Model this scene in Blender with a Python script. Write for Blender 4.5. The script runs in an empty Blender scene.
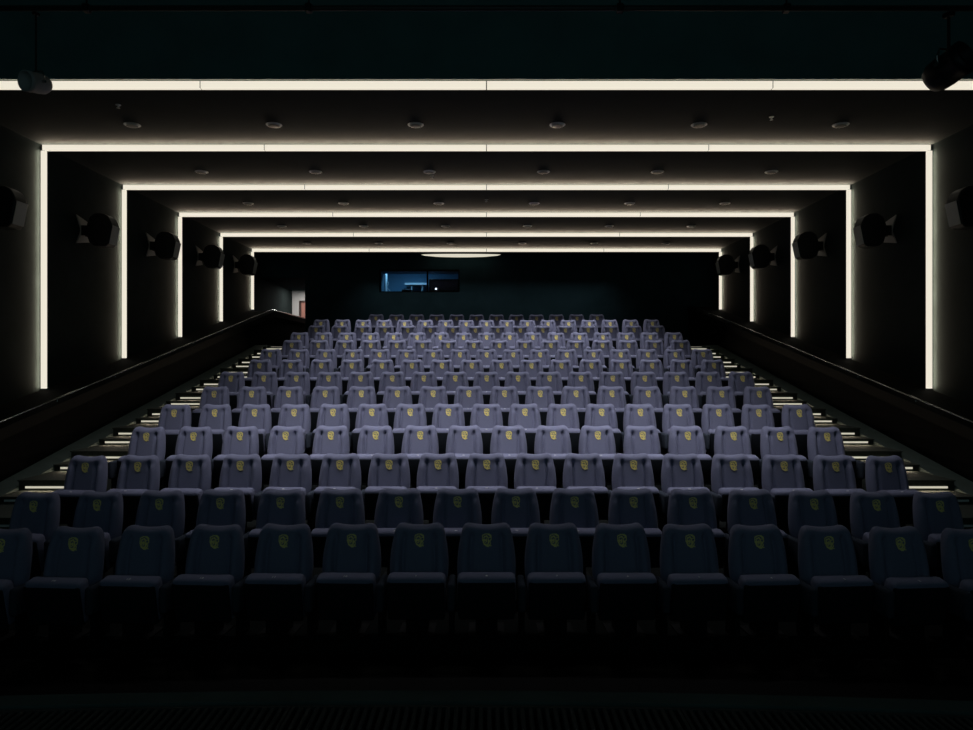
import bpy, bmesh, math, random
from mathutils import Vector, Matrix
random.seed(4)
R = math.radians
S = bpy.context.scene
C = S.collection

# ---------------------------------------------------------------- scene units
ST0 = 1.25                        # lower edge of the screen behind the lens
CAM_Z = 2.4                       # the lens height over the lower floor
def Z(rel): return rel + CAM_Z    # heights measured from the lens
WALL = 7.22                       # half width of the hall
CEIL = 3.57                       # ceiling over the lens
LINING = 6.43                     # inner face of the side lining
FRAMES = [8.80, 11.34, 13.86, 16.39, 18.93, 21.47]
BACK = 22.3
SLOPE = 0.206

# ---------------------------------------------------------------- materials
def mat(name, col, rough=0.8, metal=0.0, noise=0.0, nscale=40.0, bump=0.0, sheen=0.0, emit=None, strength=0.0, spec=0.3):
    m = bpy.data.materials.new(name); m.use_nodes = True
    nt = m.node_tree; b = nt.nodes['Principled BSDF']
    b.inputs['Base Color'].default_value = (*col, 1)
    b.inputs['Roughness'].default_value = rough
    b.inputs['Metallic'].default_value = metal
    b.inputs['Specular IOR Level'].default_value = spec
    if sheen:
        b.inputs['Sheen Weight'].default_value = sheen
        b.inputs['Sheen Roughness'].default_value = 0.5
    if emit:
        b.inputs['Emission Color'].default_value = (*emit, 1)
        b.inputs['Emission Strength'].default_value = strength
    if noise or bump:
        tc = nt.nodes.new('ShaderNodeTexCoord')
        n = nt.nodes.new('ShaderNodeTexNoise'); n.inputs['Scale'].default_value = nscale
        n.inputs['Detail'].default_value = 4
        nt.links.new(tc.outputs['Object'], n.inputs['Vector'])
        if noise:
            r = nt.nodes.new('ShaderNodeValToRGB')
            r.color_ramp.elements[0].position = 0.3; r.color_ramp.elements[1].position = 0.7
            r.color_ramp.elements[0].color = (*[c * (1 - noise) for c in col], 1)
            r.color_ramp.elements[1].color = (*[c * (1 + noise) for c in col], 1)
            nt.links.new(n.outputs['Fac'], r.inputs['Fac'])
            nt.links.new(r.outputs['Color'], b.inputs['Base Color'])
        if bump:
            bp = nt.nodes.new('ShaderNodeBump'); bp.inputs['Strength'].default_value = bump
            bp.inputs['Distance'].default_value = 0.01
            nt.links.new(n.outputs['Fac'], bp.inputs['Height'])
            nt.links.new(bp.outputs['Normal'], b.inputs['Normal'])
    return m

M = {}
M['ceiling'] = mat('ceiling_paint', (0.0185, 0.0250, 0.0250), 0.85, noise=0.08, nscale=2.0, spec=0.08)
M['wall'] = mat('dark_wall_fabric', (0.0185, 0.0255, 0.0255), 0.95, noise=0.12, nscale=3.0, spec=0.03)
M['wall_back'] = mat('back_wall_fabric', (0.014, 0.030, 0.036), 0.95, noise=0.15, nscale=2.0, spec=0.03)
M['bulkhead'] = mat('bulkhead_paint', (0.08, 0.16, 0.155), 0.95, noise=0.1, nscale=2.0, spec=0.03)
M['screen'] = mat('screen_added_glow', (0.20, 0.40, 0.43), 0.9, emit=(0.42, 0.74, 0.82), strength=0.135)  # glow and teal tint added as unseen fill for the front rows
M['lining'] = mat('black_lining', (0.0022, 0.0028, 0.0032), 0.95, noise=0.1, nscale=5.0, spec=0.05)
M['ledge'] = mat('ledge_top', (0.0035, 0.0045, 0.0045), 0.8, spec=0.05)
M['rail'] = mat('dark_satin_metal', (0.5, 0.5, 0.48), 0.25, metal=1.0)
M['carpet'] = mat('black_carpet', (0.008, 0.009, 0.009), 0.95, noise=0.3, nscale=60, spec=0.02)
M['lowfloor'] = mat('black_lacquered_floor', (0.003, 0.003, 0.003), 0.4, spec=0.15)
M['tread'] = mat('stair_carpet', (0.055, 0.062, 0.054), 0.95, noise=0.2, nscale=30, spec=0.05)
M['stringer'] = mat('stair_stringer_paint', (0.10, 0.125, 0.112), 0.8, spec=0.1, noise=0.1, nscale=6)
M['fabric'] = mat('blue_grey_seat_fabric', (0.188, 0.194, 0.290), 0.95, noise=0.10, nscale=220, bump=0.25, sheen=0.05, spec=0.10)
M['shell_seat'] = mat('dark_seat_underside', (0.014, 0.017, 0.022), 0.9, noise=0.3, nscale=120, spec=0.05)
M['arm'] = mat('shaded_arm_fabric', (0.042, 0.050, 0.068), 0.95, noise=0.1, nscale=220, spec=0.05)  # seat fabric darkened, shade between the seats put into the colour
M['shell'] = mat('black_seat_shell', (0.006, 0.006, 0.007), 0.6, spec=0.1)
M['gold'] = mat('gold_thread', (1.0, 0.84, 0.30), 0.5, noise=0.15, nscale=300)
M['tag'] = mat('white_number_print', (0.85, 0.85, 0.85), 0.5)
M['black'] = mat('black_plastic', (0.006, 0.007, 0.007), 0.45, spec=0.25)
M['grille'] = mat('speaker_cloth', (0.38, 0.38, 0.35), 0.7, noise=0.2, nscale=300)
M['bracket'] = mat('grey_bracket_metal', (0.30, 0.29, 0.275), 0.6)
M['housing'] = mat('dark_aluminium_profile', (0.05, 0.05, 0.05), 0.5, metal=0.6)
M['diffuser'] = mat('lit_white_diffuser', (0.05, 0.05, 0.05), 0.6, spec=0.05, emit=(0.86, 0.80, 0.665), strength=1.0)
M['stepled'] = mat('lit_step_diffuser', (0.05, 0.05, 0.05), 0.6, spec=0.05, emit=(1.0, 0.95, 0.76), strength=0.55)
M['disc'] = mat('lit_oval_diffuser', (0.05, 0.05, 0.05), 0.6, spec=0.05, emit=(0.80, 0.76, 0.62), strength=0.9)
M['trim'] = mat('downlight_ring', (0.75, 0.75, 0.72), 0.4)
M['stage'] = mat('stage_edge_lacquer', (0.042, 0.064, 0.060), 0.8, spec=0.05, noise=0.15, nscale=4)
M['slat'] = mat('black_grille_slat', (0.018, 0.026, 0.026), 0.7, spec=0.1)
M['pit'] = mat('grille_void', (0.002, 0.002, 0.002), 0.9)
M['booth'] = mat('booth_wall_paint', (0.20, 0.38, 0.52), 0.9)
M['pale'] = mat('pale_painted_metal', (0.75, 0.78, 0.78), 0.5)
M['vest'] = mat('vestibule_paint', (0.62, 0.62, 0.62), 0.9)
M['door'] = mat('rose_brown_door', (0.42, 0.20, 0.16), 0.6)
M['dframe'] = mat('dark_door_frame', (0.08, 0.05, 0.045), 0.6)
M['lens'] = mat('lit_projector_lens', (0.2, 0.2, 0.2), 0.3, emit=(0.95, 0.92, 1.0), strength=2.0)

def glass_mat():
    m = bpy.data.materials.new('port_glass'); m.use_nodes = True
    nt = m.node_tree; nt.nodes.clear()
    o = nt.nodes.new('ShaderNodeOutputMaterial'); mx = nt.nodes.new('ShaderNodeMixShader')
    t = nt.nodes.new('ShaderNodeBsdfTransparent'); g = nt.nodes.new('ShaderNodeBsdfGlossy')
    t.inputs['Color'].default_value = (0.85, 0.93, 0.97, 1); g.inputs['Roughness'].default_value = 0.03
    mx.inputs['Fac'].default_value = 0.03
    nt.links.new(t.outputs[0], mx.inputs[1]); nt.links.new(g.outputs[0], mx.inputs[2])
    nt.links.new(mx.outputs[0], o.inputs[0]); return m
M['glass'] = glass_mat()

# ---------------------------------------------------------------- helpers
def obj(name, bm, m, parent=None, smooth=False, loc=None):
    bmesh.ops.recalc_face_normals(bm, faces=bm.faces)
    me = bpy.data.meshes.new(name); bm.to_mesh(me); bm.free()
    if smooth:
        for p in me.polygons: p.use_smooth = True
    if m is not None: me.materials.append(m)
    o = bpy.data.objects.new(name, me); C.objects.link(o)
    if parent is not None: o.parent = parent
    if loc is not None: o.location = loc
    return o

def tag(o, label, cat, group=None):
    o['label'] = label; o['category'] = cat
    if group: o['group'] = group
    return o

def thing(name, label, cat, loc=(0, 0, 0), rotz=0.0, group=None):
    o = bpy.data.objects.new(name, None); C.objects.link(o)
    o.empty_display_size = 0.1
    o.location = loc; o.rotation_euler = (0, 0, rotz)
    return tag(o, label, cat, group)

def struct(name, bm, m, parent=None):
    o = obj(name, bm, m, parent)
    if parent is None: o['kind'] = 'structure'
    return o

def add_box(bm, x0, x1, y0, y1, z0, z1, bevel=0.0, seg=2, mtx=None):
    vs = [bm.verts.new((x, y, z)) for z in (z0, z1) for y in (y0, y1) for x in (x0, x1)]
    fs = [bm.faces.new([vs[i] for i in q]) for q in
          ((0, 1, 3, 2), (4, 6, 7, 5), (0, 4, 5, 1), (2, 3, 7, 6), (0, 2, 6, 4), (1, 5, 7, 3))]
    geom = vs
    if bevel:
        es = list({e for f in fs for e in f.edges})
        r = bmesh.ops.bevel(bm, geom=es, offset=bevel, segments=seg, profile=0.5, affect='EDGES')
        geom = list({v for f in r['faces'] for v in f.verts} | {v for v in vs if v.is_valid})
    if mtx is not None:
        bmesh.ops.transform(bm, matrix=mtx, verts=[v for v in geom if v.is_valid])
    return geom

def box(x0, x1, y0, y1, z0, z1, bevel=0.0, seg=2, mtx=None):
    bm = bmesh.new(); add_box(bm, x0, x1, y0, y1, z0, z1, bevel, seg, mtx); return bm

def add_prism(bm, pts, axis, a0, a1):
    """polygon pts in the two remaining axes, extruded along axis 0/1/2"""
    def put(p, a):
        return {0: (a, p[0], p[1]), 1: (p[0], a, p[1]), 2: (p[0], p[1], a)}[axis]
    A = [bm.verts.new(put(p, a0)) for p in pts]; B = [bm.verts.new(put(p, a1)) for p in pts]
    n = len(pts); fs = [bm.faces.new(A), bm.faces.new(B[::-1])]
    for i in range(n): fs.append(bm.faces.new((A[i], A[(i + 1) % n], B[(i + 1) % n], B[i])))
    return A + B, fs

def add_cyl(bm, p0, p1, r0, r1=None, n=16):
    r1 = r0 if r1 is None else r1
    p0, p1 = Vector(p0), Vector(p1); d = p1 - p0
    q = d.to_track_quat('Z', 'Y').to_matrix()
    A, B = [], []
    for i in range(n):
        t = 2 * math.pi * i / n; c = Vector((math.cos(t), math.sin(t), 0))
        A.append(bm.verts.new(p0 + q @ (c * r0))); B.append(bm.verts.new(p1 + q @ (c * r1)))
    bm.faces.new(A[::-1]); bm.faces.new(B)
    for i in range(n): bm.faces.new((A[i], A[(i + 1) % n], B[(i + 1) % n], B[i]))

def add_tube(bm, pts, r, n=8):
    pts = [Vector(p) for p in pts]; rings = []
    for i, p in enumerate(pts):
        d = (pts[min(i + 1, len(pts) - 1)] - pts[max(i - 1, 0)])
        q = d.to_track_quat('Z', 'Y').to_matrix()
        rings.append([bm.verts.new(p + q @ Vector((math.cos(2 * math.pi * k / n) * r, math.sin(2 * math.pi * k / n) * r, 0))) for k in range(n)])
    for a, b in zip(rings, rings[1:]):
        for k in range(n): bm.faces.new((a[k], a[(k + 1) % n], b[(k + 1) % n], b[k]))
    bm.faces.new(rings[0][::-1]); bm.faces.new(rings[-1])

def add_lathe(bm, prof, n=24, centre=(0, 0, 0)):
    rings = []
    for r, z in prof:
        rings.append([bm.verts.new((centre[0] + r * math.cos(2 * math.pi * k / n), centre[1] + r * math.sin(2 * math.pi * k / n), centre[2] + z)) for k in range(n)])
    for a, b in zip(rings, rings[1:]):
        for k in range(n): bm.faces.new((a[k], a[(k + 1) % n], b[(k + 1) % n], b[k]))
    bm.faces.new(rings[0][::-1]); bm.faces.new(rings[-1])

def clone(root, loc, rotz, label, group=None):
    r = root.copy(); C.objects.link(r); r.location = loc; r.rotation_euler = (0, 0, rotz)
    r['label'] = label
    if group: r['group'] = group
    for ch in list(root.children):
        c = ch.copy(); C.objects.link(c); c.parent = r
        for g in list(ch.children):
            d = g.copy(); C.objects.link(d); d.parent = c
    return r

ORD = ['first', 'second', 'third', 'fourth', 'fifth', 'sixth', 'seventh', 'eighth', 'ninth', 'tenth', 'eleventh', 'twelfth',
       'thirteenth', 'fourteenth', 'fifteenth', 'sixteenth', 'seventeenth', 'eighteenth', 'nineteenth', 'twentieth',
       'twenty-first', 'twenty-second', 'twenty-third', 'twenty-fourth', 'twenty-fifth']

def lamp(name, loc, rot, sx, sy, power, col, parent=None, spread=180):
    l = bpy.data.lights.new(name, 'AREA'); l.shape = 'RECTANGLE'; l.size = sx; l.size_y = sy
    l.energy = power; l.color = col; l.spread = R(spread)
    o = bpy.data.objects.new(name, l); C.objects.link(o); o.location = loc; o.rotation_euler = rot
    if parent: o.parent = parent
    return o

# ---------------------------------------------------------------- rows
N_SEATS = [15, 16, 17, 16, 17, 16, 17, 16, 17, 16, 17, 16, 17, 12]
ROW_D = [6.10 + 1.151 * r for r in range(14)]
ROW_TOP = [-1.377, -1.274] + [-1.056 + 0.2338 * (r - 2) for r in range(2, 14)]
SEAT_H = 0.87
ROW_FLOOR = [Z(t - SEAT_H) for t in ROW_TOP]
BLOCK = 4.98          # half width of the seating block

# ---------------------------------------------------------------- the shell
struct('ceiling', box(-WALL - .2, WALL + .2, 7.63, BACK + .2, Z(CEIL), Z(CEIL) + .2), M['ceiling'])
struct('ceiling_front', box(-WALL - .2, WALL + .2, -1.7, 7.63, Z(CEIL) + 1.2, Z(CEIL) + 1.4), M['bulkhead'])
struct('trim_1', box(-WALL, WALL, 7.60, 7.63, Z(3.115), Z(CEIL) + 1.2), M['bulkhead'])   # bulkhead over the front of the hall
struct('wall_right', box(WALL, WALL + .2, -1.7, BACK + .2, 0, Z(CEIL) + 1.2), M['wall'])
struct('wall_left', box(-WALL - .2, -WALL, -1.7, 26.2, 0, Z(CEIL) + 1.2), M['wall'])
wf = struct('wall_front', box(-WALL - .2, WALL + .2, -1.9, -1.7, 0, Z(CEIL) + 1.4), M['lining'])
obj('screen', box(-6.3, 6.3, -1.69, -1.65, ST0, Z(CEIL) + .9), M['screen'], wf)

# back wall with the projection port and the passage opening on the left
PX0, PX1 = -3.42, -0.86           # port
PZ0, PZ1 = Z(2.32), Z(3.04)
PASS = -5.78                      # right jamb of the passage
bm = bmesh.new()
T = 0.25
add_box(bm, PASS, PX0, BACK, BACK + T, 0, Z(CEIL))
add_box(bm, PX0, PX1, BACK, BACK + T, 0, PZ0)
add_box(bm, PX0, PX1, BACK, BACK + T, PZ1, Z(CEIL))
add_box(bm, PX1, WALL, BACK, BACK + T, 0, Z(CEIL))
add_box(bm, -WALL, PASS, BACK, BACK + T, Z(2.78), Z(CEIL))
struct('wall_back', bm, M['wall_back'])

# passage behind the left corner
LAND = 0.53
bm = bmesh.new()
add_box(bm, PASS, PASS + .12, BACK + T, 26.0, Z(LAND), Z(2.9))
struct('wall_passage', bm, M['wall_back'])
struct('ceiling_passage', box(-WALL, PASS + .12, BACK + T, 26.2, Z(2.78), Z(2.9)), M['wall_back'])
struct('wall_passage_end', box(-WALL, PASS + .12, 26.0, 26.15, Z(LAND), Z(2.9)), M['vest'])
dr = struct('door_1', box(-6.86, -5.98, 25.95, 25.995, Z(LAND), Z(2.31), .004), M['door'])
bm = bmesh.new()
add_box(bm, -6.93, -6.865, 25.93, 26.0, Z(LAND), Z(2.385)); add_box(bm, -5.975, -5.91, 25.93, 26.0, Z(LAND), Z(2.385))
add_box(bm, -6.93, -5.91, 25.93, 26.0, Z(2.315), Z(2.385))
obj('door_frame', bm, M['dframe'], dr)
bm = bmesh.new(); add_tube(bm, [(-6.08, 25.95, Z(1.55)), (-6.08, 25.89, Z(1.55)), (-6.2, 25.89, Z(1.55))], .012)
obj('door_handle', bm, M['pale'], dr)

# lower floor and the raked seating platforms
struct('floor', box(-WALL, WALL, -1.7, 7.2, -.1, 0), M['lowfloor'])
def front_of(r): return 5.80 if r == 0 else ROW_D[r - 1] + 0.30
for r in range(14):
    y0 = front_of(r); y1 = front_of(r + 1) if r < 13 else BACK
    nm = 'floor_platform' if r == 0 else 'floor_platform.%03d' % r
    struct(nm, box(-BLOCK, BLOCK, y0, y1, 0.0, ROW_FLOOR[r]), M['carpet'])

# aisle stairs: two risers for every row
STEPS = []
for k in range(-3, 10):
    for ph, dz in ((0.0, 0.0), (0.75, 0.140)):
        d = 9.10 + 1.151 * k + ph; z = -1.588 + 0.236 * k + dz
        if d < 19.9: STEPS.append((d, z))
STEPS = STEPS[:-1] if STEPS[-1][0] > 19.6 else STEPS
def stair(name, sgn):
    prof = [(STEPS[0][0], 0.0)]
    for i, (d, z) in enumerate(STEPS):
        prof.append((d, prof[-1][1])); prof.append((d, Z(STEPS[i + 1][1]) - .045 if i + 1 < len(STEPS) else Z(LAND)))
    endy = BACK if sgn > 0 else 25.99
    prof.append((endy, Z(LAND))); prof.append((endy, 0.0))
    prof[-3] = (prof[-3][0], Z(LAND))
    prof = prof[1:]
    bm = bmesh.new()
    x0, x1 = sorted((sgn * (BLOCK + .0), sgn * 6.08))
    add_prism(bm, prof, 0, x0, x1)
    # nosings over each light
    for i, (d, z) in enumerate(STEPS):
        top = Z(STEPS[i + 1][1]) - .045 if i + 1 < len(STEPS) else Z(LAND)
        add_box(bm, x0 + (.0 if sgn < 0 else 0), x1, d - .03, d + .001, top - .016, top)
    return struct(name, bm, M['tread'])
stair('floor_aisle_left', -1); stair('floor_aisle_right', 1)

def plane_z(d, inter): return Z(SLOPE * d - inter)
# sloping stringers, linings, ledges
def sloped(sgn, x0, x1, inter_top, d0, d1, level_to=None, bottom=0.0):
    a, b = sorted((sgn * x0, sgn * x1))
    pts = [(d0, bottom), (d0, max(plane_z(d0, inter_top), bottom + .02)), (d1, plane_z(d1, inter_top))]
    if level_to: pts.append((level_to, plane_z(d1, inter_top)))
    pts.append((level_to or d1, bottom))
    bm = bmesh.new(); add_prism(bm, pts, 0, a, b); return bm
def slab(sgn, x0, x1, it, ib, d0, d1, level_to=None):
    a, b = sorted((sgn * x0, sgn * x1))
    pts = [(d0, plane_z(d0, ib)), (d0, plane_z(d0, it)), (d1, plane_z(d1, it))]
    if level_to: pts += [(level_to, plane_z(d1, it)), (level_to, plane_z(d1, ib))]
    pts.append((d1, plane_z(d1, ib)))
    bm = bmesh.new(); add_prism(bm, pts, 0, a, b); return bm

for sgn, side in ((-1, 'left'), (1, 'right')):
    lv = 25.9 if sgn < 0 else None
    end = 21.2 if sgn < 0 else BACK
    struct('trim_2' if sgn < 0 else 'trim_3', sloped(sgn, 6.08, LINING, 3.455, 5.6, 19.46, 22.28 if sgn > 0 else 25.9), M['stringer'])
    struct('wall_lining_' + side, sloped(sgn, LINING, WALL - .001, 2.90, 3.2, end, lv), M['lining'])
    struct('baseboard_' + side, slab(sgn, LINING - .03, WALL - .001, 2.74, 2.899, 3.4, end, lv), M['ledge'])
    rail = thing('handrail', 'slim dark metal handrail along the top of the black ledge on the %s wall' % side, 'handrail',
                 (sgn * 6.50, 3.4, plane_z(3.4, 2.74)), 0)
    pts = [(0, 0.25, SLOPE * .25 + .045), (0, end - 3.4, SLOPE * (end - 3.4) + .045)]
    if lv: pts.append((0, lv - 3.4, SLOPE * (end - 3.4) + .045))
    bm = bmesh.new(); add_tube(bm, pts, .018, 10); obj('rail', bm, M['rail'], rail, True)
    for q in range(11):
        yy = .6 + q * 1.65
        bm = bmesh.new(); add_cyl(bm, (0, yy, SLOPE * yy - .01), (0, yy, SLOPE * yy + .04), .009, n=8)
        obj('post', bm, M['rail'], rail)

# ---------------------------------------------------------------- stage with a grille in front of the lens
ST = Z(-1.30)
def edge_y(x): return 2.796 - (x + .345) ** 2 / 56.0
bm = bmesh.new()
xs = [-6.4 + 12.8 * i / 48 for i in range(49)]
pts = [(xs[0], -1.69)] + [(x, edge_y(x) - .13) for x in xs] + [(xs[-1], -1.69)]
add_prism(bm, pts, 2, 0.0, ST - .06)
struct('floor_stage', bm, M['pit'])
bm = bmesh.new()
pts = [(x, edge_y(x)) for x in xs] + [(x, edge_y(x) - .088) for x in reversed(xs)]
vs, fs = add_prism(bm, pts, 2, ST - .25, ST)
struct('trim_4', bm, M['stage'])
def grille(x0, x1, label):
    g = thing('floor_grille', label, 'grille', ((x0 + x1) / 2, 2.0, ST), 0, 'slatted grilles in the stage floor')
    ox = (x0 + x1) / 2
    bm = bmesh.new(); n = int((x1 - x0 - .04) / .031)
    for i in range(n):
        x = x0 + .02 + (i + .5) * (x1 - x0 - .04) / n
        add_box(bm, x - ox - .0085, x - ox + .0085, -.55, min(edge_y(x) - .125, 9) - 2.0, -.05, -.004, .003, 1)
    obj('slats', bm, M['slat'], g)
    bm = bmesh.new()
    add_box(bm, x0 - ox, x0 - ox + .012, -.55, edge_y(x0) - 2.118, -.05, -.002)
    add_box(bm, x1 - ox - .012, x1 - ox, -.55, edge_y(x1) - 2.118, -.05, -.002)
    m = 24
    for i in range(m):
        a = x0 + (x1 - x0) * i / m; b = x0 + (x1 - x0) * (i + 1) / m
        ya, yb = edge_y(a) - 2.125, edge_y(b) - 2.125
        vs, fs = add_prism(bm, [(a - ox, ya), (b - ox, yb), (b - ox, yb + .012), (a - ox, ya + .012)], 2, -.05, -.004)
    add_box(bm, x0 - ox, x1 - ox, -.56, -.55, -.05, -.002)
    obj('frame', bm, M['slat'], g)
    return g
grille(-2.22, -.746, 'black slatted floor grille at the left end of the stage edge')
grille(-.742, .732, 'black slatted floor grille at the middle of the stage edge')
grille(.736, 2.21, 'black slatted floor grille at the right end of the stage edge')

# ---------------------------------------------------------------- cinema seats
def backrest_bm():
    bm = bmesh.new(); nu, nv = 40, 30
    z0, z1 = .33, SEAT_H
    def sm(a, b, x):
        t = max(0, min(1, (x - a) / (b - a))); return t * t * (3 - 2 * t)
    def W(v):
        return .252 - .036 * ((v - .4) / .6) ** 2 if v > .4 else .252 - .02 * ((.4 - v) / .4) ** 2
    def ztop(u):
        a = abs(u); dip = .014 * max(0, 1 - (a / .62) ** 2)
        if a > .70:
            t = (a - .70) / .30; return z1 - .075 * (1 - math.sqrt(max(0, 1 - t * t)))
        return z1 - dip
    F, B = [], []
    for j in range(nv + 1):
        v = j / nv; fr, br = [], []
        for i in range(nu + 1):
            u = -1 + 2 * i / nu; a = abs(u)
            x = u * W(v); z = z0 + v * (ztop(u) - z0)
            ed = math.sqrt(max(0, 1 - a ** 7)) * math.sqrt(max(0, 1 - v ** 14))
            bol = .030 * math.exp(-((a - .77) / .15) ** 2) * sm(-.05, .12, v) * (1 - sm(.74, .90, v))
            cre = -.034 * math.exp(-((a - .54) / .055) ** 2) * sm(.0, .15, v) * (1 - sm(.80, .92, v))
            ear = -.016 * math.exp(-((a - .60) / .12) ** 2 - ((v - .80) / .06) ** 2)
            hd = .014 * math.exp(-((v - .93) / .07) ** 2)
            yf = -(.012 + .048 * ed + (bol + cre + ear + hd) * ed)
            yb = .012 + .030 * math.sqrt(max(0, 1 - a ** 6)) * math.sqrt(max(0, 1 - v ** 12))
            y = (z - z0) * math.tan(R(11))
            fr.append(bm.verts.new((x, y + yf, z))); br.append(bm.verts.new((x, y + yb, z)))
        F.append(fr); B.append(br)
    for j in range(nv):
        for i in range(nu):
            bm.faces.new((F[j][i], F[j][i + 1], F[j + 1][i + 1], F[j + 1][i]))
            bm.faces.new((B[j][i + 1], B[j][i], B[j + 1][i], B[j + 1][i + 1]))
        bm.faces.new((F[j][0], F[j + 1][0], B[j + 1][0], B[j][0]))
        bm.faces.new((F[j + 1][nu], F[j][nu], B[j][nu], B[j + 1][nu]))
    for i in range(nu):
        bm.faces.new((F[0][i + 1], F[0][i], B[0][i], B[0][i + 1]))
        bm.faces.new((F[nv][i], F[nv][i + 1], B[nv][i + 1], B[nv][i]))
    return bm

MASK = """
.....########...
..####....#####.
.##....##...####
.#..######....##
.#.###..###.####
.#.#......##...#
.#.##..##.#....#
.########.##..##
.########.#####.
..###..##.####..
..##.###..###.#.
...##.....##..#.
...####.####.##.
....#######.##..
......##########
........####....
"""
def emblem_bm():
    rows = MASK.strip('\n').split('\n'); h = .112; cw = .086 / 16; chh = h / len(rows)
    bm = bmesh.new()
    for j, row in enumerate(rows):
        i = 0
        while i < len(row):
            if row[i] == '#':
                k = i
                while k < len(row) and row[k] == '#': k += 1
                add_box(bm, -.043 + i * cw, -.043 + k * cw, -.003, .004, h / 2 - (j + 1) * chh - .0004, h / 2 - j * chh)
                i = k
            else: i += 1
    return bm

def text_mesh(s, size):
    cu = bpy.data.curves.new('n', 'FONT'); cu.body = s; cu.size = size; cu.align_x = 'CENTER'; cu.align_y = 'CENTER'; cu.extrude = .0008
    o = bpy.data.objects.new('n', cu); C.objects.link(o)
    bpy.context.view_layer.update()
    me = bpy.data.meshes.new_from_object(o.evaluated_get(bpy.context.evaluated_depsgraph_get()))
    bpy.data.objects.remove(o); bpy.data.curves.remove(cu)
    me.materials.append(M['tag']) if not me.materials else None
    me.materials[0] = M['tag']
    return me

TILT = R(11)
CUSH = Matrix.Translation((0, -.150, .324)) @ Matrix.Rotation(TILT, 4, 'X')
seat0 = thing('cinema_seat', 'seat', 'seat', (0, 0, 0), 0, 'tip-up seats of the auditorium')
obj('backrest', backrest_bm(), M['fabric'], seat0, True)
eo = obj('emblem', emblem_bm(), M['gold'], seat0); eo['label'] = 'gold mask emblem'
ez = .741
eo.location = (0, (ez - .33) * math.tan(R(11)) - .0625, ez); eo.rotation_euler = (-R(11) , 0, 0)
obj('seat_cushion', box(-.243, .243, -.075, .075, -.187, .187, .045, 4, CUSH), M['fabric'], seat0, True)
obj('seat_shell', box(-.235, .235, -.083, -.03, -.182, .152, .016, 2, CUSH), M['shell_seat'], seat0, True)['label'] = 'dark underside of the folded seat'
bm = bmesh.new(); add_box(bm, -.013, .013, -.006, .006, 0, .002, 0, 1)
tg = obj('number_tag', bm, M['tag'], seat0); tg['label'] = 'small white number tag'
TAGM = CUSH @ Matrix.Translation((0, -.028, .1875)) @ Matrix.Rotation(R(-4), 4, 'X')
tg.matrix_local = TAGM
bm = bmesh.new()
add_box(bm, -.09, .09, -.16, .02, 0.008, .16, .01, 1); add_box(bm, -.15, .15, -.22, .08, 0, .012)
obj('pedestal', bm, M['shell'], seat0)
def arm_bm(x):
    bm = bmesh.new(); add_box(bm, x - .033, x + .033, -.30, .02, .225, .455, .028, 3); return bm
def post_bm(x):
    bm = bmesh.new(); add_box(bm, x - .02, x + .02, -.24, -.02, 0, .24, .006, 1); return bm
protos = {}
def make_proto(p):
    r = seat0.copy(); C.objects.link(r)
    for ch in list(seat0.children):
        c = ch.copy(); C.objects.link(c); c.parent = r
    a = obj('armrest', arm_bm(-p / 2), M['arm'], r, True); obj('armrest_support', post_bm(-p / 2), M['shell'], a)
    return r
for p in (.58, .60): protos[p] = make_proto(p)
number = {}
for r in range(14):
    p = .58 if r % 2 == 0 else .60
    n = N_SEATS[r]
    for i in range(n):
        x = (i - (n - 1) / 2) * p
        y = ROW_D[r] - .10 - x * x / 90.0
        rz = x / 45.0
        if r == 0:
            lab = 'dark blue tip-up cinema seat in the front row with white number %d on its cushion' % (n - i)
        else:
            lab = 'blue-grey tip-up seat with gold mask emblem, %s from left in %s row from front' % (ORD[i], ORD[r])
            if i == 0: lab = 'blue-grey tip-up seat with gold mask emblem at left end of %s row from front' % ORD[r]
            if i == n - 1: lab = 'blue-grey tip-up seat with gold mask emblem at right end of %s row from front' % ORD[r]
        s = clone(protos[p], (x, y, ROW_FLOOR[r]), rz, lab)
        if i == n - 1:
            a = obj('armrest', arm_bm(p / 2), M['arm'], s, True); obj('armrest_support', post_bm(p / 2), M['shell'], a)
        if r == 0:
            for ch in s.children:
                if ch.name.startswith('number_tag'):
                    ch.data = text_mesh(str(n - i), .036)
                    ch.matrix_local = TAGM @ Matrix.Translation((0, 0, .002))
for q in list(protos.values()) + [seat0]:
    for ch in list(q.children):
        for g in list(ch.children): bpy.data.objects.remove(g)
        bpy.data.objects.remove(ch)
    bpy.data.objects.remove(q)
# the first of each kind gets the plain name back
for stem in ('cinema_seat', 'backrest', 'emblem', 'seat_cushion', 'seat_shell', 'number_tag', 'pedestal', 'armrest', 'armrest_support'):
    if stem not in bpy.data.objects:
        c = [o for o in bpy.data.objects if o.name.startswith(stem + '.')]
        if c: sorted(c, key=lambda o: o.name)[0].name = stem

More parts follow.
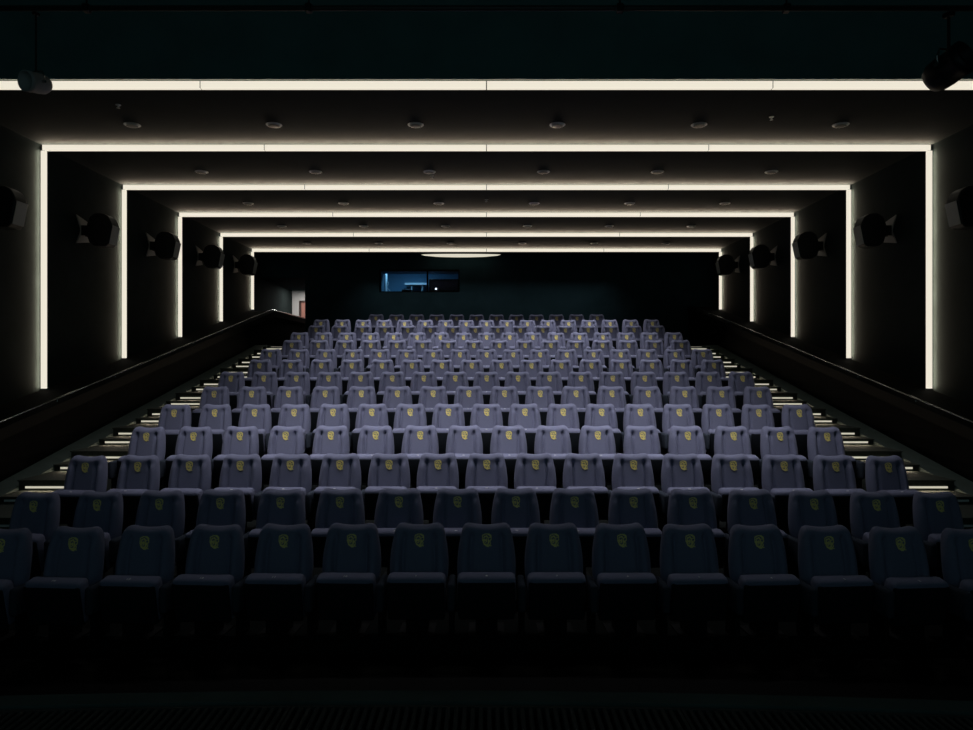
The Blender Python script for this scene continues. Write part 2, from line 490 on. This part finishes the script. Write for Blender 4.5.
# ---------------------------------------------------------------- light strips
WARM = (1.0, 0.79, 0.585)
NEUT = (0.96, 0.97, 1.0)
SEAMS = [(-.499, 0.0, .499), (-.50, 0, .50), (-.5, 0, .5), (-.5, 0, .5), (-.5, 0, .5), (-.5, 0, .5)]
PH = 0.088      # how far a profile stands off the surface
PW = 0.05
DOWN, FACE = 46.0, 82.0
for k, d in enumerate(FRAMES):
    t = thing('ceiling_light_strip', 'long lit white light strip running across the dark ceiling, %s from the front' % ORD[k], 'light strip',
              (0, d, Z(CEIL)), 0, 'light strips across the ceiling')
    L = WALL - .02
    bm = bmesh.new(); add_box(bm, -L, L, .0, PW, -PH + .004, 0)
    obj('housing', bm, M['housing'], t)
    cuts = [-L, -L / 2, 0, L / 2, L]
    for a, b in zip(cuts, cuts[1:]):
        bm = bmesh.new()
        add_box(bm, a + .006, b - .006, -.006, -.0005, -PH, -.001); add_box(bm, a + .006, b - .006, -.0005, PW, -PH - .004, -PH + .003)
        obj('diffuser', bm, M['diffuser'], t)
    lamp('strip_lamp', (0, PW / 2 + .02, -PH - .03), (R(7 if k else 0), 0, 0), 2 * L * .55, .05, DOWN * (.75, .80, 1.35, 1.6, 1.35, .5)[k], NEUT, t, 78)
    lamp('strip_lamp', (0, -.014, -.065), (R(-136), 0, 0), 2 * L, .06, FACE, WARM, t, 106)

for sgn, side in ((-1, 'left'), (1, 'right')):
    for k, d in enumerate(FRAMES[1:]):
        zb = plane_z(d, 2.74) + .012; zt = Z(CEIL) - PH - .006
        t = thing('wall_light_strip', 'upright lit white light strip on the %s side wall, %s from the front' % (side, ORD[k]), 'light strip',
                  (sgn * WALL, d, zb), 0, 'upright light strips on the side walls')
        h = zt - zb; PV = .067
        bm = bmesh.new()
        a, b = sorted((0, -sgn * (PV - .004))); add_box(bm, a, b, 0, PW, 0, h)
        obj('housing', bm, M['housing'], t)
        bm = bmesh.new()
        a, b = sorted((-sgn * .001, -sgn * PV)); add_box(bm, a, b, -.006, -.0005, .01, h - .005)
        a, b = sorted((-sgn * (PV - .003), -sgn * (PV + .004))); add_box(bm, a, b, -.0005, PW, .01, h - .005)
        obj('diffuser', bm, M['diffuser'], t)
        lw = lamp('strip_lamp', (-sgn * .055, -.014, h / 2), (0, 0, 0), .06, h - .04, FACE * 1.0 * h / 14.3, WARM, t, 106)
        zax = Vector((-sgn * 1.0, 1, 0)).normalized(); yax = Vector((0, 0, 1)); xax = yax.cross(zax)
        lw.rotation_euler = Matrix((xax, yax, zax)).transposed().to_euler()   # shines at the wall just before the profile

# oval luminaire by the back wall
t = thing('oval_ceiling_light', 'flat lit oval light on the ceiling just before the back wall', 'ceiling light', (-.80, 21.98, Z(CEIL)))
bm = bmesh.new(); add_lathe(bm, [(1.0, 0), (1.0, -.10), (.97, -.105)], 48)
bmesh.ops.scale(bm, vec=(1.30, .16, 1), verts=bm.verts); obj('rim', bm, M['housing'], t)
bm = bmesh.new(); add_lathe(bm, [(.98, -.104), (.90, -.135), (.6, -.170), (.3, -.182)], 48)
bmesh.ops.scale(bm, vec=(1.28, .155, 1), verts=bm.verts); obj('diffuser', bm, M['disc'], t, True)

# unseen fill light added behind the bulkhead to brighten the third row
t = thing('added_fill_light', 'added unseen fill light on the ceiling behind the front bulkhead', 'fill light', (0, 7.80, Z(CEIL)))
bm = bmesh.new(); add_box(bm, -4.6, 4.6, -.03, .09, -.06, 0, .006, 1); obj('housing', bm, M['housing'], t)
obj('diffuser', box(-4.55, 4.55, .0, .08, -.066, -.059), M['diffuser'], t)
lamp('added_fill_lamp', (0, .06, -.09), (R(24), 0, 0), 8.0, .05, 55, NEUT, t, 68)

# step lights
for sgn, side in ((-1, 'left'), (1, 'right')):
    for i, (d, z) in enumerate(STEPS):
        zz = Z(z) if i < len(STEPS) - 1 else Z(LAND) - .035
        nth = ORD[i] if i < len(ORD) else 'topmost'
        lab = 'thin lit strip under a stair edge in the %s aisle, %s from bottom' % (side, nth)
        if i == len(STEPS) - 1: lab = 'thin lit strip under the topmost stair edge in the %s aisle' % side
        x0, x1 = sorted((sgn * 4.99, sgn * 5.99)); cx = (x0 + x1) / 2
        t = thing('step_light', lab, 'step light', (cx, d - .001, zz - .012), 0, 'step lights along the aisle stairs')
        obj('diffuser', box(-.5, .5, -.010, -.001, -.002, .024), M['stepled'] if d > 8.8 else M['pale'], t)
        bm = bmesh.new(); add_box(bm, -.53, -.501, -.012, -.001, -.014, .029); add_box(bm, .501, .53, -.012, -.001, -.014, .029)
        obj('end_cap', bm, M['black'], t)
        if d > 8.8:
            lamp('step_lamp', (0, -.018, .004), (R(-60), 0, 0), 1.0, .015, 1.6, WARM, t)

# ---------------------------------------------------------------- downlights and sprinklers
def downlight_proto():
    t = thing('downlight', 'd', 'downlight', (0, 0, 0), 0, 'unlit downlights in the ceiling')
    bm = bmesh.new(); add_lathe(bm, [(.118, 0), (.118, -.004), (.088, -.0045), (.088, -.020), (.084, -.021), (.084, -.006)], 24)
    obj('ring', bm, M['trim'], t)
    bm = bmesh.new(); add_lathe(bm, [(.0835, -.0065), (.0835, -.0205), (.05, -.024), (.02, -.024)], 20)
    obj('lens', bm, M['black'], t)
    return t
dl = downlight_proto(); first = True
bays = ['between first and second light strips', 'between second and third light strips', 'between third and fourth light strips',
        'between fourth and fifth light strips', 'between fifth and sixth light strips']
for k in range(5):
    d = (FRAMES[k] + FRAMES[k + 1]) / 2 + .33
    for i in range(6):
        x = (i - 2.5) * 2.105
        lab = 'small unlit round downlight in the ceiling %s, %s from left' % (bays[k], ORD[i])
        if first: dl.location = (x, d, Z(CEIL)); dl['label'] = lab; first = False
        else: clone(dl, (x, d, Z(CEIL)), 0, lab)
sp = None
for (x, y, lab) in ((-5.05, 9.6, 'tiny chrome sprinkler head in the ceiling left of the downlights, nearest the front'),
                    (-1.03, 13.2, 'tiny chrome sprinkler head in the ceiling just before the third light strip'),
                    (0.0, 15.1, 'tiny chrome sprinkler head on the ceiling midline between third and fourth light strips'),
                    (4.1, 10.07, 'tiny chrome sprinkler head between the two right-hand downlights nearest the front')):
    if sp is None:
        sp = thing('ceiling_sprinkler', lab, 'sprinkler', (x, y, Z(CEIL)), 0, 'sprinkler heads in the ceiling')
        bm = bmesh.new(); add_lathe(bm, [(.035, 0), (.033, -.008), (.012, -.012), (.012, -.04), (.006, -.042)], 14); obj('body', bm, M['trim'], sp)
        bm = bmesh.new(); add_lathe(bm, [(.022, -.043), (.024, -.046), (.01, -.05)], 14); obj('deflector', bm, M['trim'], sp)
    else: clone(sp, (x, y, Z(CEIL)), 0, lab)

# ---------------------------------------------------------------- wall speakers
def speaker(sgn, d, z, lab):
    t = thing('wall_speaker', lab, 'speaker', (sgn * (WALL - .001), d, Z(z)), 0, 'black speakers along the side walls')
    def X(v): return -sgn * v
    bm = bmesh.new()
    prof = [(.15, .10), (.20, .23), (.30, .295), (.44, .29), (.53, .235), (.585, .13), (.595, .07), (.53, -.25), (.49, -.29), (.27, -.285), (.19, -.22), (.15, -.10)]
    vs, fs = add_prism(bm, [(X(a), b) for a, b in prof], 1, -.13, .14)
    bmesh.ops.bevel(bm, geom=[e for e in bm.edges], offset=.022, segments=2, profile=.5, affect='EDGES')
    obj('cabinet', bm, M['black'], t, False)
    bm = bmesh.new()
    pr = [(.604, .08), (.612, .075), (.548, -.235), (.54, -.245)]
    add_prism(bm, [(X(a), b) for a, b in pr], 1, -.115, .125); obj('front_grille', bm, M['grille'], t)
    bm = bmesh.new()
    # bow-tie wall plate
    pl = [(-.20, .25), (.20, .17), (.09, .03), (.09, -.03), (.20, -.17), (-.20, -.25), (-.07, -.03), (-.07, .03)]
    add_prism(bm, pl, 0, X(0.0), X(.022)); obj('wall_plate', bm, M['bracket'], t)
    bm = bmesh.new()
    a, b = sorted((X(.02), X(.17))); add_box(bm, a, b, -.07, -.05, -.09, .09, .004, 1); add_box(bm, a, b, .05, .07, -.09, .09, .004, 1)
    add_cyl(bm, (X(.10), -.085, 0), (X(.10), .085, 0), .02, n=12); obj('bracket_arm', bm, M['black'], t)
    return t
where = ['before the first upright light strip', 'between first and second upright light strips', 'between second and third upright light strips',
         'between third and fourth upright light strips', 'between fourth and fifth upright light strips']
for sgn, side in ((-1, 'left'), (1, 'right')):
    for k in range(5):
        d = (FRAMES[k] + FRAMES[k + 1]) / 2 - .1
        speaker(sgn, d, 2.235 + .158 * k, 'black wall speaker on the %s wall %s' % (side, where[k]))

# ---------------------------------------------------------------- lighting bar and spotlights over the stage
BARY, BARZ = 6.30, Z(3.21)
bar = thing('lighting_bar', 'long thin black lighting bar hung above the front of the hall', 'lighting bar', (0, BARY, BARZ))
bm = bmesh.new(); add_cyl(bm, (-6.9, 0, 0), (6.9, 0, 0), .024, n=12); obj('pipe', bm, M['housing'], bar, True)
for x in (-6.2, -3.6, -1.6, 1.2, 2.7, 5.6):
    bm = bmesh.new(); add_cyl(bm, (x, 0, .02), (x, 0, Z(CEIL) + 1.2 - BARZ), .008, n=8); add_box(bm, x - .03, x + .03, -.035, .035, -.035, .035, .008, 1)
    obj('hanger', bm, M['black'], bar)
def spotlight(x, dz, lab, tilt, pan, m):
    t = thing('stage_spotlight', lab, 'spotlight', (x, BARY, BARZ), pan, 'spotlights on the lighting bar')
    bm = bmesh.new()
    add_box(bm, -.03, .03, -.045, .045, -.08, -.037, .008, 1); add_cyl(bm, (0, 0, -.06), (0, 0, -.16 + dz), .014, n=10)
    obj('clamp', bm, M['black'], t)
    zc = -.33 + dz
    bm = bmesh.new()
    arc = [(-.165, 0, zc), (-.165, 0, zc + .08), (-.13, 0, zc + .15), (0, 0, zc + .17), (.13, 0, zc + .15), (.165, 0, zc + .08), (.165, 0, zc)]
    add_tube(bm, arc, .010, 8); obj('yoke', bm, M['rail'], t)
    b = bmesh.new()
    n = 28
    add_lathe(b, [(.05, -.20), (.10, -.185), (.135, -.13), (.145, -.03), (.14, .08), (.148, .09), (.148, .17), (.125, .17), (.12, .10)], n)
    bo = obj('lamp_body', b, m, t, True); bo.location = (0, 0, zc); bo.rotation_euler = (tilt, 0, 0)
    for s in (-1, 1):
        b = bmesh.new(); add_cyl(b, (s * .14, 0, zc), (s * .185, 0, zc), .022, n=12); obj('knob', b, M['rail'], t)
    return t
spotlight(4.16, -.21, 'black stage spotlight hanging in front of the right end of the first ceiling strip', R(70), R(25), M['black'])
sl = spotlight(-4.055, -.73, 'small grey stage spotlight hanging in front of the left end of the first ceiling strip', R(100), R(-20), M['bracket'])
sl.scale = (.62, .62, .62); sl.location.z -= .014

# ---------------------------------------------------------------- projection booth
BX0, BX1, BY1, BZ0, BZ1 = -4.6, .2, 25.0, Z(1.0), Z(3.42)
yb = BACK + T
struct('wall_booth', box(BX0, BX1, BY1, BY1 + .1, BZ0, BZ1), M['booth'])
bm = bmesh.new(); add_box(bm, BX0 - .1, BX0, yb, BY1, BZ0, BZ1); add_box(bm, BX1, BX1 + .1, yb, BY1, BZ0, BZ1)
struct('wall_booth_side', bm, M['booth'])
struct('floor_booth', box(BX0, BX1, yb, BY1, BZ0 - .1, BZ0), M['carpet'])
struct('ceiling_booth', box(BX0, BX1, yb, BY1, BZ1, BZ1 + .1), M['booth'])
bm = bmesh.new(); add_prism(bm, [(BACK + .19, PZ0), (BACK + .20, PZ0), (BACK + .04, PZ1), (BACK + .03, PZ1)], 0, PX0, PX1)
w = struct('window_1', bm, M['glass'])
bm = bmesh.new()
for a, b, c, e in ((PX0, PX0 + .04, PZ0, PZ1), (PX1 - .04, PX1, PZ0, PZ1), (PX0, PX1, PZ0, PZ0 + .03), (PX0, PX1, PZ1 - .03, PZ1), (-1.91, -1.87, PZ0, PZ1)):
    add_box(bm, a, b, BACK + .02, BACK + .21, c, e)
obj('window_frame', bm, M['lining'], w)
bm = bmesh.new()
add_box(bm, PX0, PX0 + .02, BACK + .215, BACK + .9, PZ0, PZ1); add_box(bm, PX0, PX1, BACK + .215, BACK + .9, PZ1 - .02, PZ1)
obj('window_reveal', bm, M['booth'], w)
t = thing('pipe', 'pale upright pipe with cables at the left side of the projection booth window', 'pipe', (-3.43, 23.9, BZ0))
bm = bmesh.new(); add_cyl(bm, (0, 0, 0), (0, 0, BZ1 - BZ0), .045, n=14); obj('tube', bm, M['pale'], t, True)
bm = bmesh.new()
pts = [(.04 + .05 * math.sin(i * 1.3) + i * .010, -.06, Z(2.85) - BZ0 - i * .055) for i in range(18)]
add_tube(bm, pts, .012, 6); obj('cable', bm, M['pale'], t, True)
t = thing('shelf', 'pale wall shelf on thin brackets in the projection booth', 'shelf', (-2.38, 24.5, Z(2.78)))
obj('board', box(-.45, .35, -.25, .45, 0, .07), M['pale'], t)
for x in (-.22, .14):
    obj('bracket', box(x - .015, x + .015, -.2, .45, -.34 if x > 0 else -.2, 0), M['pale'], t)
bm = box(-.16, .16, -.25, .25, 0, Z(2.53) - BZ0, .02, 1)
t = thing('equipment_cabinet', 'dark equipment cabinet standing below the shelf in the projection booth', 'cabinet', (-2.67, 23.6, BZ0))
obj('body', bm, M['black'], t)
obj('top_panel', box(-.10, .10, -.15, .15, Z(2.53) - BZ0, Z(2.56) - BZ0, .005, 1), M['shell'], t)
t = thing('projector', 'large black cinema projector behind the right pane of the booth window', 'projector', (-1.40, 23.35, BZ0))
obj('body', box(-.49, .49, -.35, .6, .9, Z(2.83) - BZ0, .03, 2), M['black'], t)
obj('stand', box(-.3, .3, -.2, .45, 0, .9), M['shell'], t)
zl = Z(2.49) - BZ0
bm = bmesh.new(); add_cyl(bm, (-.25, -.35, zl), (-.25, -.48, zl), .075, .07, 20); lb = obj('lens_barrel', bm, M['black'], t)
bm = bmesh.new(); add_cyl(bm, (-.25, -.48, zl), (-.25, -.485, zl), .035, n=16); obj('lens_glass', bm, M['lens'], lb)
lamp('booth_lamp', (-2.6, 23.7, BZ1 - .06), (0, 0, 0), 1.6, .3, 12.0, (0.28, 0.64, 1.0))
lamp('passage_lamp', (-6.4, 25.0, Z(2.76)), (0, 0, 0), .5, .3, 30.0, (1.0, 0.95, 0.9))

# ---------------------------------------------------------------- world, camera, colour
w = bpy.data.worlds.new('world'); S.world = w; w.use_nodes = True
w.node_tree.nodes['Background'].inputs[0].default_value = (0, 0, 0, 1)
w.node_tree.nodes['Background'].inputs[1].default_value = 0.0
cd = bpy.data.cameras.new('camera'); cam = bpy.data.objects.new('camera', cd); C.objects.link(cam)
cam.location = (0, 0, CAM_Z); cam.rotation_euler = (R(90), 0, 0)
cd.sensor_width = 36; cd.lens = 700 / 973 * 36; cd.clip_start = .05; cd.clip_end = 100
S.camera = cam
vs = S.view_settings
vs.view_transform = 'Standard'; vs.look = 'None'; vs.exposure = 0.0; vs.gamma = 1.0; vs.use_curve_mapping = False
print('VISCAM', [o.visible_camera for o in S.objects if o.type == 'LIGHT'][:2])
